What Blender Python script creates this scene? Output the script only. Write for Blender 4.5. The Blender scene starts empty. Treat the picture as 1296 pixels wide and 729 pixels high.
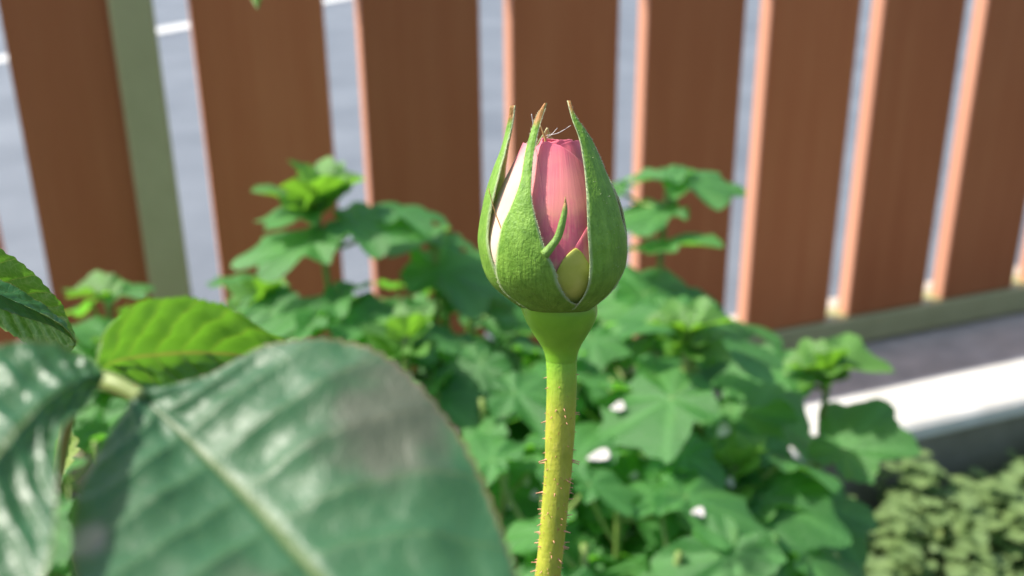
import bpy, math, random
import numpy as np
from mathutils import Vector, Matrix, noise as mnoise

random.seed(7)
RNG = np.random.default_rng(7)
SC = bpy.context.scene
COL = SC.collection
R = math.radians

# ------------------------------------------------------------------ camera
FPX, PITCH, ROLL = 1300.0, 0.3735, 0.0100
CAM = Vector((0.0, 0.0, 0.64))
_R0 = Vector((1, 0, 0)); FWD = Vector((0, math.cos(PITCH), -math.sin(PITCH)))
_U0 = Vector((0, math.sin(PITCH), math.cos(PITCH)))
RGT = math.cos(ROLL) * _R0 - math.sin(ROLL) * _U0
UPV = math.cos(ROLL) * _U0 + math.sin(ROLL) * _R0
cam = bpy.data.cameras.new('camera')
cam_o = bpy.data.objects.new('camera', cam); COL.objects.link(cam_o)
m = Matrix((RGT, UPV, -FWD)).transposed().to_4x4(); m.translation = CAM
cam_o.matrix_world = m
cam.sensor_width = 36.0; cam.lens = 36.0 * FPX / 1296.0
cam.clip_start = 0.005; cam.clip_end = 500.0
cam.dof.use_dof = True
cam.dof.focus_distance = 0.1235
cam.dof.aperture_fstop = 26.0
SC.camera = cam_o

# ------------------------------------------------------------------ sky, sun, exposure
FA = 0.3655                                  # fence azimuth
SUN_EL = R(50.0); SUN_AZ = math.pi - R(9.0)  # azimuth from +x, counter clockwise
S = Vector((math.cos(SUN_EL) * math.cos(SUN_AZ), math.cos(SUN_EL) * math.sin(SUN_AZ), math.sin(SUN_EL)))
w = bpy.data.worlds.new('World'); SC.world = w; w.use_nodes = True
nt = w.node_tree
sky = nt.nodes.new('ShaderNodeTexSky'); sky.sky_type = 'NISHITA'; sky.sun_disc = False
sky.sun_elevation = SUN_EL; sky.sun_rotation = math.atan2(S.x, S.y)
sky.dust_density = 2.0; sky.air_density = 1.0; sky.ozone_density = 0.7
bg = nt.nodes['Background']; bg.inputs['Strength'].default_value = 0.15
nt.links.new(sky.outputs[0], bg.inputs['Color'])
sl = bpy.data.lights.new('sun', 'SUN'); sl.energy = 4.6; sl.angle = R(0.6); sl.color = (1.0, 0.94, 0.84)
so = bpy.data.objects.new('sun', sl); COL.objects.link(so)
so.rotation_euler = S.to_track_quat('Z', 'Y').to_euler(); so.location = S * 5
SC.view_settings.view_transform = 'Standard'; SC.view_settings.look = 'None'
SC.view_settings.gamma = 1.0; SC.view_settings.exposure = 0.8
SC.render.engine = 'CYCLES'; SC.cycles.use_denoising = True
SC.cycles.max_bounces = 8; SC.cycles.transmission_bounces = 4; SC.cycles.diffuse_bounces = 4

# ------------------------------------------------------------------ helpers
def at(px, py, d):
    """world point seen at photo pixel (px, py), d metres deep"""
    return CAM + d * (FWD + (px - 648.0) / FPX * RGT - (py - 364.5) / FPX * UPV)

def tag(o, label=None, cat=None, group=None, kind=None):
    if label: o['label'] = label
    if cat: o['category'] = cat
    if group: o['group'] = group
    if kind: o['kind'] = kind
    return o

def empty(name, loc):
    o = bpy.data.objects.new(name, None); COL.objects.link(o)
    o.empty_display_size = 0.02; o.location = loc
    return o

def base_of(p):
    v = Vector((0, 0, 0))
    while p is not None:
        v = v + p.location; p = p.parent
    return v

def mesh(name, V, F, mat, smooth=True, uv=None, attr=None):
    me = bpy.data.meshes.new(name)
    me.from_pydata([tuple(v) for v in V], [], [tuple(f) for f in F])
    if smooth:
        me.polygons.foreach_set('use_smooth', [True] * len(me.polygons))
    if uv is not None:
        l = me.uv_layers.new(name='UVMap')
        vi = np.zeros(len(me.loops), dtype=np.int32); me.loops.foreach_get('vertex_index', vi)
        l.data.foreach_set('uv', np.asarray(uv, dtype=np.float32)[vi].ravel())
    if attr is not None:
        for k, a in attr.items():
            at_ = me.attributes.new(k, 'FLOAT', 'POINT')
            at_.data.foreach_set('value', np.asarray(a, dtype=np.float32))
    for mm in (mat if isinstance(mat, (list, tuple)) else [mat]):
        me.materials.append(mm)
    me.update()
    return me

def obj(name, V, F, mat, parent=None, smooth=True, uv=None, attr=None):
    b = base_of(parent)
    V = [Vector(v) - b for v in V]
    o = bpy.data.objects.new(name, mesh(name, V, F, mat, smooth, uv, attr)); COL.objects.link(o)
    o.parent = parent
    return o

def catmull(P, n):
    P = [np.array(p, dtype=float) for p in P]
    P = [2 * P[0] - P[1]] + P + [2 * P[-1] - P[-2]]
    out = []
    k = len(P) - 3
    for i in range(n + 1):
        t = i / n * k; j = min(int(t), k - 1); t -= j
        a, b, c, d = P[j:j + 4]
        out.append(.5 * ((2 * b) + (c - a) * t + (2 * a - 5 * b + 4 * c - d) * t * t + (-a + 3 * b - 3 * c + d) * t ** 3))
    return np.array(out)

def tube_geo(pts, rad, seg=8, cap=True):
    pts = [Vector(p) for p in pts]; n = len(pts)
    if not hasattr(rad, '__len__'): rad = [rad] * n
    V, F = [], []
    t0 = (pts[1] - pts[0]).normalized()
    u = t0.cross(Vector((0.3, 1, 0.2))).normalized()
    for i, p in enumerate(pts):
        t = (pts[min(i + 1, n - 1)] - pts[max(i - 1, 0)]).normalized()
        u = (u - t * u.dot(t)).normalized(); v = t.cross(u)
        for k in range(seg):
            a = 2 * math.pi * k / seg
            V.append(p + (u * math.cos(a) + v * math.sin(a)) * rad[i])
    for i in range(n - 1):
        for k in range(seg):
            F.append((i * seg + k, i * seg + (k + 1) % seg, (i + 1) * seg + (k + 1) % seg, (i + 1) * seg + k))
    if cap:
        F.append(tuple(reversed(range(seg)))); F.append(tuple(range((n - 1) * seg, n * seg)))
    return V, F

def box_geo(lo, hi, T=lambda p: p, bev=0.0):
    """box in a local frame with chamfered edges"""
    (x0, y0, z0), (x1, y1, z1) = lo, hi
    b = bev
    V, F = [], []
    if b <= 0:
        V = [(x, y, z) for z in (z0, z1) for x, y in ((x0, y0), (x1, y0), (x1, y1), (x0, y1))]
        F = [(3, 2, 1, 0), (4, 5, 6, 7), (0, 1, 5, 4), (1, 2, 6, 5), (2, 3, 7, 6), (3, 0, 4, 7)]
    else:
        def ring(z, i):
            return [(x0 + i + b, y0 + i, z), (x1 - i - b, y0 + i, z), (x1 - i, y0 + i + b, z), (x1 - i, y1 - i - b, z),
                    (x1 - i - b, y1 - i, z), (x0 + i + b, y1 - i, z), (x0 + i, y1 - i - b, z), (x0 + i, y0 + i + b, z)]
        V = ring(z0, b) + ring(z0 + b, 0) + ring(z1 - b, 0) + ring(z1, b)
        for r in range(3):
            for k in range(8):
                F.append((r * 8 + k, r * 8 + (k + 1) % 8, r * 8 + 8 + (k + 1) % 8, r * 8 + 8 + k))
        F.append(tuple(reversed(range(8)))); F.append(tuple(range(24, 32)))
    return [T(Vector(v)) for v in V], F

# ------------------------------------------------------------------ materials
class N:
    def __init__(self, name):
        self.m = bpy.data.materials.new(name); self.m.use_nodes = True
        self.t = self.m.node_tree; self.p = self.t.nodes['Principled BSDF']; self.out = self.t.nodes['Material Output']
    def n(self, typ, **kw):
        x = self.t.nodes.new('ShaderNode' + typ)
        for k, v in kw.items():
            if k.startswith('i_'):
                key = k[2:]; x.inputs[int(key) if key.isdigit() else key].default_value = v
            else: setattr(x, k, v)
        return x
    def l(self, a, b): self.t.links.new(a, b)
    def math(self, op, a, b=None, clamp=False):
        x = self.n('Math', operation=op, use_clamp=clamp)
        for i, s in enumerate((a, b)):
            if s is None: continue
            if isinstance(s, (int, float)): x.inputs[i].default_value = s
            else: self.l(s, x.inputs[i])
        return x.outputs[0]
    def mix(self, f, a, b):
        x = self.n('Mix', data_type='RGBA')
        for s, i in ((f, 0), (a, 6), (b, 7)):
            if isinstance(s, (int, float)): x.inputs[i].default_value = s
            elif isinstance(s, tuple): x.inputs[i].default_value = (*s, 1) if len(s) == 3 else s
            else: self.l(s, x.inputs[i])
        return x.outputs[2]
    def ramp(self, f, stops):
        x = self.n('ValToRGB'); e = x.color_ramp.elements
        e[0].position, e[0].color = stops[0][0], (*stops[0][1], 1)
        e[1].position, e[1].color = stops[-1][0], (*stops[-1][1], 1)
        for p, c in stops[1:-1]:
            y = e.new(p); y.color = (*c, 1)
        self.l(f, x.inputs[0]); return x.outputs[0]
    def smooth(self, v, a, b):
        x = self.n('MapRange', interpolation_type='SMOOTHSTEP'); self.l(v, x.inputs[0])
        x.inputs[1].default_value = a; x.inputs[2].default_value = b; return x.outputs[0]
    def noise(self, scale, detail=4, vec=None, rough=.55):
        x = self.n('TexNoise'); x.inputs['Scale'].default_value = scale; x.inputs['Detail'].default_value = detail
        x.inputs['Roughness'].default_value = rough
        if vec is not None: self.l(vec, x.inputs['Vector'])
        return x.outputs[0]
    def coord(self, which='Object', scale=None):
        c = self.n('TexCoord').outputs[which]
        if scale:
            mp = self.n('Mapping'); mp.inputs['Scale'].default_value = scale; self.l(c, mp.inputs[0]); c = mp.outputs[0]
        return c
    def bump(self, h, strength, dist):
        b = self.n('Bump'); b.inputs['Strength'].default_value = strength; b.inputs['Distance'].default_value = dist
        self.l(h, b.inputs['Height']); self.l(b.outputs[0], self.p.inputs['Normal'])
    def base(self, c, rough=.5, spec=.5):
        if isinstance(c, tuple): self.p.inputs['Base Color'].default_value = (*c, 1)
        else: self.l(c, self.p.inputs['Base Color'])
        self.p.inputs['Roughness'].default_value = rough
        self.p.inputs['Specular IOR Level'].default_value = spec
    def translucent(self, col, fac):
        tr = self.n('BsdfTranslucent'); mx = self.n('MixShader')
        if isinstance(col, tuple): tr.inputs[0].default_value = (*col, 1)
        else: self.l(col, tr.inputs[0])
        if isinstance(fac, (int, float)): mx.inputs[0].default_value = fac
        else: self.l(fac, mx.inputs[0])
        self.l(self.p.outputs[0], mx.inputs[1]); self.l(tr.outputs[0], mx.inputs[2]); self.l(mx.outputs[0], self.out.inputs[0])

def rose_leaf_mat(name, top, under, blotch=None, fac=.35, rough=.3, trans=(.22, .50, .03), spec=.5):
    k = N(name)
    uv = k.n('UVMap'); sep = k.n('SeparateXYZ'); k.l(uv.outputs[0], sep.inputs[0])
    u, v = sep.outputs[0], sep.outputs[1]
    av = k.math('ABSOLUTE', v)
    mid = k.math('SUBTRACT', 1.0, k.smooth(av, .012, .05))
    ph = k.math('SUBTRACT', k.math('MULTIPLY', u, 10.0), k.math('MULTIPLY', av, 1.5))
    fr = k.math('ABSOLUTE', k.math('SUBTRACT', k.math('FRACT', ph), .5))
    lat = k.math('MULTIPLY', k.smooth(fr, .465, .5), .55)
    vein = k.math('MAXIMUM', mid, lat)
    co = k.coord('Object')
    n1 = k.noise(160, 5, co)
    vor = k.n('TexVoronoi', feature='DISTANCE_TO_EDGE'); vor.inputs['Scale'].default_value = 900; k.l(co, vor.inputs['Vector'])
    net = k.math('SUBTRACT', 1.0, k.smooth(vor.outputs[0], .0, .12))
    c = k.mix(n1, tuple(x * .7 for x in top), tuple(x * 1.35 for x in top))
    c = k.mix(k.math('MULTIPLY', net, .15), c, (.07, .15, .05))
    c = k.mix(k.math('MULTIPLY', vein, .75), c, (.10, .155, .04))
    cu = k.mix(n1, tuple(x * .8 for x in under), tuple(x * 1.2 for x in under))
    cu = k.mix(k.math('MULTIPLY', net, .4), cu, (.32, .45, .14))
    cu = k.mix(vein, cu, (.42, .50, .12))
    geo = k.n('NewGeometry')
    c = k.mix(geo.outputs['Backfacing'], c, cu)
    edge = k.smooth(av, .965, 1.0)
    c = k.mix(k.math('MULTIPLY', edge, .6), c, (.25, .12, .05))
    f = k.math('MULTIPLY', k.math('SUBTRACT', 1.0, k.math('MULTIPLY', vein, .4)), fac)
    if blotch:
        for (bu, bv, ru, rv, bc, amt) in blotch:
            du = k.math('DIVIDE', k.math('SUBTRACT', u, bu), ru); dv = k.math('DIVIDE', k.math('SUBTRACT', v, bv), rv)
            dd = k.math('ADD', k.math('MULTIPLY', du, du), k.math('MULTIPLY', dv, dv))
            dd = k.math('ADD', dd, k.math('MULTIPLY', k.math('SUBTRACT', k.noise(170, 6, co), .5), 4.2))
            mk = k.math('MULTIPLY', k.math('SUBTRACT', 1.0, k.smooth(dd, -.1, 1.5)), amt)
            c = k.mix(mk, c, bc)
            f = k.math('MULTIPLY', f, k.math('SUBTRACT', 1.0, k.math('MULTIPLY', mk, .8)))
    k.base(c, rough, spec)
    k.bump(k.math('ADD', k.math('ADD', k.math('MULTIPLY', net, -.5), n1), k.math('MULTIPLY', lat, -1.2)), .3, .00014)
    k.translucent(k.mix(vein, trans, (.4, .5, .06)), f)
    return k.m

def lobed_leaf_mat(name, c0, c1, under, trans, fac, rough=.42, ns=3.5):
    k = N(name)
    oi = k.n('ObjectInfo'); co = k.coord('Object')
    n1 = k.noise(ns, 5, co)
    vein = k.n('Attribute', attribute_name='vein').outputs['Fac']
    c = k.mix(k.math('ADD', k.math('MULTIPLY', n1, .6), k.math('MULTIPLY', oi.outputs['Random'], .5)), c0, c1)
    c = k.mix(k.math('MULTIPLY', k.smooth(k.noise(ns * .8, 6, co), .58, .72), .35), c, tuple(x * y for x, y in zip(c1, (1.9, 1.25, .8))))
    c = k.mix(k.math('MULTIPLY', vein, .45), c, tuple(x * 1.5 + .02 for x in c1))
    geo = k.n('NewGeometry')
    c = k.mix(geo.outputs['Backfacing'], c, under)
    k.base(c, rough, .5)
    k.bump(k.noise(22, 4, co), .25, .02)
    k.translucent(trans, fac)
    return k.m

def plain(name, c0, c1, scale, rough=.6, spec=.5, sss=0, detail=5, bump=0, bscale=None, stretch=None):
    k = N(name); co = k.coord('Object', stretch)
    n = k.noise(scale, detail, co)
    k.base(k.ramp(n, [(.3, c0), (.7, c1)]), rough, spec)
    if bump: k.bump(k.noise(bscale or scale * 3, 4, co), .5, bump)
    if sss:
        k.p.inputs['Subsurface Weight'].default_value = sss
        k.p.inputs['Subsurface Radius'].default_value = (.4, 1.0, .12); k.p.inputs['Subsurface Scale'].default_value = .002
    return k.m

def board_mat():
    k = N('wood_laminate'); oi = k.n('ObjectInfo')
    co = k.coord('Object')
    off = k.n('VectorMath', operation='ADD'); k.l(co, off.inputs[0])
    cmb = k.n('CombineXYZ'); rr = k.math('MULTIPLY', oi.outputs['Random'], 37.0)
    k.l(rr, cmb.inputs[0]); k.l(rr, cmb.inputs[2]); k.l(cmb.outputs[0], off.inputs[1])
    mp = k.n('Mapping'); mp.inputs['Scale'].default_value = (1, 1, .05); k.l(off.outputs[0], mp.inputs[0])
    mp2 = k.n('Mapping'); mp2.inputs['Scale'].default_value = (1, 1, .25); k.l(off.outputs[0], mp2.inputs[0])
    g = k.noise(60, 6, mp.outputs[0], .62); g2 = k.noise(14, 4, mp2.outputs[0]); g3 = k.noise(420, 3, mp.outputs[0])
    f = k.math('ADD', k.math('ADD', k.math('MULTIPLY', g, .5), k.math('MULTIPLY', g2, .42)), k.math('MULTIPLY', g3, .1))
    c = k.ramp(f, [(.28, (.315, .090, .027)), (.5, (.370, .117, .038)), (.74, (.425, .152, .054))])
    hs = k.n('HueSaturation'); k.l(c, hs.inputs['Color'])
    k.l(k.math('ADD', .84, k.math('MULTIPLY', oi.outputs['Random'], .30)), hs.inputs['Value'])
    k.base(hs.outputs[0], .5, .25)
    k.bump(k.math('ADD', g, g3), .3, .001)
    return k.m

M = {}
M['board'] = board_mat()
M['board_edge'] = plain('sunlit_board_edge', (.46, .215, .135), (.56, .28, .18), 40, .6, .25, stretch=(1, 1, .05))  # paler, pinker side faces: their sunlit look is put into the colour
M['olive_metal'] = plain('olive_painted_metal', (.31, .295, .13), (.365, .345, .16), 25, .5, .5, bump=.0004, bscale=220)
M['concrete'] = plain('pale_concrete', (.50, .48, .43), (.66, .64, .59), 18, .85, .3, bump=.0015, bscale=160)
M['plinth'] = plain('grey_concrete', (.40, .345, .29), (.58, .50, .42), 30, .9, .3, bump=.002, bscale=150)
M['asphalt'] = plain('asphalt', (.105, .12, .14), (.16, .178, .20), 3.0, .62, .4, detail=9, bump=.004, bscale=120)
M['gutter'] = plain('worn_road_paint', (.50, .50, .48), (.62, .62, .60), 6, .8, .3)
M['kerb_base'] = plain('olive_brown_concrete', (.16, .145, .10), (.26, .24, .18), 20, .9, .3, bump=.002, bscale=150)  # base wall darker and browner than the coping above it
M['soil'] = plain('soil', (.035, .024, .016), (.10, .07, .048), 45, .95, .2, detail=8, bump=.01, bscale=90)
M['sepal'] = None

# ------------------------------------------------------------------ setting
DV = Vector((math.cos(FA), math.sin(FA), 0)); NV = Vector((-math.sin(FA), math.cos(FA), 0))
FD = 0.958
def fp(s, n, z):              # fence frame: along, away from the camera, height above soil
    return DV * s + NV * (FD + n) + Vector((0, 0, z))
def fbox(name, lo, hi, mat, parent=None, bev=0.0, smooth=False):
    V, F = box_geo(lo, hi, lambda p: fp(*p), bev)
    return obj(name, V, F, mat, parent, smooth)

def sheet(name, s0, s1, n0, n1, z, mat, nx=2, ny=2, amp=0, sc=8):
    V, F = [], []
    for j in range(ny + 1):
        for i in range(nx + 1):
            p = fp(s0 + (s1 - s0) * i / nx, n0 + (n1 - n0) * j / ny, z)
            if amp: p.z += amp * mnoise.noise(Vector((p.x * sc, p.y * sc, 3.1))) + amp * .5 * mnoise.noise(Vector((p.x * sc * 4, p.y * sc * 4, 7.7)))
            V.append(p)
    for j in range(ny):
        for i in range(nx):
            a = j * (nx + 1) + i; F.append((a, a + 1, a + nx + 2, a + nx + 1))
    o = obj(name, V, F, mat); tag(o, kind='structure'); return o

sheet('ground', -120, 120, -60, 200, -.03, M['soil'])
sheet('garden_soil', -2.2, 3.2, -1.8, -.20, .0, M['soil'], 160, 70, .012, 9)
sheet('road', -60, 60, .16, 9.5, .012, M['asphalt'])
def on_ground(px, py, z):
    d = at(px, py, 1.0) - CAM
    return CAM + d * ((z - CAM.z) / d.z)
tag(fbox('pavement', (-60, 9.55, -.02), (60, 30, .11), M['plinth']), kind='structure')
a_, b_ = on_ground(3, 74, .016), on_ground(226, 34, .016)
dl = (b_ - a_).normalized(); sl_ = Vector((-dl.y, dl.x, 0)) * .075
tag(obj('road_line', [a_ - dl * 1.0 - sl_, a_ + dl * 4.6 - sl_, a_ + dl * 4.6 + sl_, a_ - dl * 1.0 + sl_], [(0, 1, 2, 3)], M['gutter'], None, False), kind='structure')
tag(fbox('kerb', (-2.2, -.262, .116), (3.2, -.178, .138), M['concrete'], bev=.005), kind='structure')
tag(fbox('kerb_base', (-2.2, -.250, -.05), (3.2, -.176, .1155), M['kerb_base']), kind='structure')
tag(fbox('footing', (-2.2, -.170, -.05), (3.2, .15, .088), M['plinth'], bev=.004), kind='structure')

# fence
ZB = .64 - .5092
S0, PT, BW, TH, ZT = -.0801, .15, .1165, .0250, .570
fence = empty('slat_fence', fp(.5, 0, .088))
tag(fence, 'brown wood-grain board fence with narrow gaps on an olive metal rail', 'fence')
for k in range(-5, 14):
    s = S0 + k * PT
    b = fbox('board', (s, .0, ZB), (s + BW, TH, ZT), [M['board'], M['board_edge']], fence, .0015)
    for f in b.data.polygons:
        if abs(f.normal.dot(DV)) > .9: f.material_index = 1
rail = fbox('bottom_rail', (-1.2, -.006, ZB - .0365), (2.4, .036, ZB - .0006), M['olive_metal'], fence, .002)
fbox('top_rail', (-1.2, -.0006, ZT + .0006), (2.4, TH + .003, ZT + .016), M['olive_metal'], fence, .002)
for s in (S0 + .0838, S0 + .0838 + 9 * PT):
    po = fbox('post', (s, -.012, .0885), (s + .036, -.0008, ZT + .018), M['olive_metal'], fence, .002)
    fbox('post_cap', (s - .002, -.014, ZT + .0185), (s + .038, .0, ZT + .023), M['olive_metal'], po, .001)

# ------------------------------------------------------------------ ground cover
M['cover_leaf'] = lobed_leaf_mat('ground_cover_leaf', (.035, .085, .022), (.17, .25, .085), (.20, .27, .14), (.2, .4, .06), .28, .6, 70)
def ground_cover():
    V, F, vein = [], [], []
    def blade(p, d, up, L, W):
        d = d.normalized(); s = d.cross(up).normalized(); n = s.cross(d)
        i0 = len(V)
        prof = [(0, .05), (.25, .75), (.5, 1.0), (.78, .72), (1.0, .05)]
        for t, wv in prof:
            dr = -.25 * t * t
            for q in (-1, 0, 1):
                V.append(p + d * L * t + s * W * wv * q + n * (dr * L + (abs(q) * .18 * W * wv)))
                vein.append(1.0 if q == 0 else 0.0)
        for r in range(4):
            for c in range(2):
                a = i0 + r * 3 + c; F.append((a, a + 1, a + 4, a + 3))
    for i in range(2600):
        s = random.uniform(.12, 1.75); n = random.uniform(-.60, -.275)
        p0 = fp(s, n, 0)
        if p0.x < .20 + .08 * mnoise.noise(Vector((p0.y * 9, 0, 0))): continue
        hmax = .090 + .034 * mnoise.noise(Vector((p0.x * 14, p0.y * 14, 1.3))) + .018 * mnoise.noise(Vector((p0.x * 45, p0.y * 45, 5.3)))
        h = max(.02, hmax * random.uniform(.55, 1.1))
        top = p0 + Vector((random.uniform(-.01, .01), random.uniform(-.01, .01), h))
        a0 = random.random() * 6.28
        tv, tf = tube_geo([p0, (p0 + top) / 2 + Vector((random.uniform(-.004, .004), 0, 0)), top], .0006, 3, False)
        i0 = len(V); V.extend(tv); F.extend([tuple(x + i0 for x in f) for f in tf]); vein.extend([1.0] * len(tv))
        for q in range(random.choice((3, 3, 4, 5))):
            a = a0 + q * 2.1 + random.uniform(-.4, .4)
            d = Vector((math.cos(a), math.sin(a), random.uniform(-.1, .6)))
            L = random.uniform(.009, .024)
            blade(top - Vector((0, 0, .006 * q)), d, Vector((0, 0, 1)), L, L * random.uniform(.38, .56))
    o = obj('ground_cover', V, F, M['cover_leaf'], attr={'vein': vein})
    tag(o, 'low pale green ground cover of small leaves along the white kerb', 'ground cover', kind='stuff')
ground_cover()

# ------------------------------------------------------------------ lobed-leaf plants
M['lobed'] = lobed_leaf_mat('lobed_leaf', (.040, .155, .036), (.095, .265, .066), (.15, .29, .09), (.20, .58, .04), .46, .47)
M['lobed_young'] = lobed_leaf_mat('young_lobed_leaf', (.075, .20, .035), (.12, .27, .05), (.15, .28, .07), (.24, .55, .03), .36, .42)
M['green_stem'] = plain('soft_green_stem', (.10, .17, .035), (.19, .27, .06), 60, .55, .4)
M['young_stem'] = plain('young_stem', (.20, .32, .05), (.27, .38, .07), 60, .5, .4)

def lobed_mesh(name, mat, seed, fold=0.0, pleat=.03):
    r = random.Random(seed)
    lob = [(0, 1.0 * r.uniform(.95, 1.05)), (52 + r.uniform(-5, 5), .88 * r.uniform(.9, 1.08)), (-52 + r.uniform(-5, 5), .88 * r.uniform(.9, 1.08)),
           (112 + r.uniform(-6, 6), .56 * r.uniform(.9, 1.1)), (-112 + r.uniform(-6, 6), .56 * r.uniform(.9, 1.1))]
    lob.sort(); ax = [a for a, _ in lob]
    ctl = [(-180, .24), (-150, .42)]
    for i, (a, L) in enumerate(lob):
        ctl.append((a, L))
        if i < 4:
            b, L2 = lob[i + 1]; ctl.append(((a + b) / 2, .78 * min(L, L2) * r.uniform(.92, 1.06) + .04))
    ctl += [(150, .42), (180, .24)]
    def rad(th):
        for (a, ra), (b, rb) in zip(ctl, ctl[1:]):
            if a <= th <= b:
                t = (th - a) / (b - a)
                pa, pb = ra > rb, ra <= rb
                t2 = t ** .8 if pa else 1 - (1 - t) ** .8
                return ra + (rb - ra) * (t2 * .75 + .25 * (t * t * (3 - 2 * t)))
        return .1
    NA, NR = 84, 7
    V, F, ve, UV = [(0, 0, 0)], [], [1.0], []
    r1 = r.uniform(0, 9)
    for j in range(1, NR + 1):
        q = j / NR
        for i in range(NA):
            th = -180 + 360 * i / NA
            R0 = rad(th)
            tooth = (abs(((i * 1.0) % 4) / 4 - .5) - .25) * .11
            rr = R0 * q * (1 + tooth * q ** 6)
            x, y = rr * math.sin(R(th)), rr * math.cos(R(th))
            da = min(abs(th - a) for a in ax)
            vv = max(0, 1 - da * q / 5.0)
            z = pleat * q * (1 - math.cos(min(da, 26) / 26 * math.pi)) * .5 - .16 * rr * rr + .035 * math.sin(th * .14 + r1) * q * q
            z += .02 * mnoise.noise(Vector((x * 4, y * 4, r1))) + fold * abs(x) * .9 + fold * .15 * y
            V.append((x, y, z)); ve.append(vv)
    for i in range(NA):
        F.append((0, 1 + (i + 1) % NA, 1 + i))
    for j in range(NR - 1):
        for i in range(NA):
            a = 1 + j * NA; F.append((a + i, a + (i + 1) % NA, a + NA + (i + 1) % NA, a + NA + i))
    # wind so that +z is the upper face
    me = mesh(name, V, F, mat, attr={'vein': ve})
    return me

MATURE = [lobed_mesh('leaf', M['lobed'], 11 + i, .05 * (i % 3), .05) for i in range(7)]
YOUNG = [lobed_mesh('young_leaf', M['lobed_young'], 41 + i, .35 + .2 * i, .08) for i in range(3)]
if MATURE[0].polygons[200].normal.z < 0:
    for me in MATURE + YOUNG: me.flip_normals()

def put_leaf(parent, A, az, droop, size, roll=0, young=False):
    d = Vector((math.cos(az) * math.cos(droop), math.sin(az) * math.cos(droop), -math.sin(droop)))
    up = Vector((0, 0, 1)); s = d.cross(up)
    if s.length < .05: s = Vector((-math.sin(az), math.cos(az), 0))
    s.normalize(); n = s.cross(d)
    q = Matrix.Rotation(roll, 3, d); s = q @ s; n = q @ n
    me = random.choice(YOUNG if young else MATURE)
    o = bpy.data.objects.new('leaf', me); COL.objects.link(o)
    mm = Matrix((s, d, n)).transposed().to_4x4()
    o.parent = parent
    o.matrix_local = Matrix.Translation(A - base_of(parent)) @ mm @ Matrix.Diagonal((size * random.uniform(.92, 1.08), size, size, 1))
    return o

def petiole(parent, a, b, r=.0011, young=False):
    a, b = Vector(a), Vector(b); L = (b - a).length
    mid = (a + b) / 2 + Vector((0, 0, -.10 * L))
    V, F = tube_geo(catmull([a, mid, b], 6), np.linspace(r * 1.25, r, 7), 6)
    return obj('petiole', V, F, M['young_stem' if young else 'green_stem'], parent)

def plant(label, apex, foot, heroes=(), top=True, n_auto=10, gap=.028, size=.05, rs=.0022, seed=0, start=.05, group=None, ang0=None, young_size=.024):
    """apex = world point of the tip, foot = (x, y) on the soil"""
    rnd = random.Random(seed)
    base = Vector((foot[0], foot[1], -.004))
    pl = empty('lobed_leaf_plant', base)
    tag(pl, label, 'plant', group or 'lobed-leaf plants in the bed before the fence')
    mid1 = base.lerp(apex, .35) + Vector((rnd.uniform(-.012, .012), rnd.uniform(-.012, .012), 0))
    mid2 = base.lerp(apex, .7) + Vector((rnd.uniform(-.006, .006), rnd.uniform(-.006, .006), 0))
    path = catmull([base, mid1, mid2, apex], 24)
    V, F = tube_geo(path, np.linspace(rs * 1.5, rs * .8, 25), 8)
    obj('stem', V, F, M['green_stem'], pl)
    H = apex.z - base.z
    def on_stem(z):
        i = int(np.argmin(abs(path[:, 2] - z))); return Vector(path[i])
    for h in heroes:
        px, py, d, az, droop, sz = h[:6]
        A = at(px, py, d); roll = R(h[6]) if len(h) > 6 else 0; yg = h[7] if len(h) > 7 else False
        c = on_stem(A.z - max(.012, .35 * (A.xy - on_stem(A.z).xy).length))
        petiole(pl, c, A, .0013, yg)
        put_leaf(pl, A, R(az), R(droop), sz, roll, yg)
    if top:
        a0 = rnd.uniform(0, 6.28)
        for q in range(4):
            az = a0 + q * 1.75
            put_leaf(pl, apex + Vector((0, 0, -.003 * q)), az, R(-62 + 20 * q), young_size * (1 + .18 * q), rnd.uniform(-.2, .2), True)
    a = rnd.uniform(0, 6.28) if ang0 is None else ang0
    for i in range(n_auto):
        z = apex.z - start - gap * i
        if z < .03: break
        c = on_stem(z); a += 2.4
        L = (.028 + .012 * min(i, 3)) * rnd.uniform(.8, 1.2)
        el = R(rnd.uniform(25, 50))
        A = c + Vector((math.cos(a) * math.cos(el), math.sin(a) * math.cos(el), math.sin(el))) * L
        petiole(pl, c, A, .0011)
        sz = size * (.72 + .1 * min(i, 3)) * rnd.uniform(.85, 1.15)
        put_leaf(pl, A, a + rnd.uniform(-.4, .4), R(rnd.uniform(0, 32)), sz, rnd.uniform(-.3, .3))
    return pl

def under(P, dx=0, dy=0): return (P.x + dx, P.y + dy)

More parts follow.
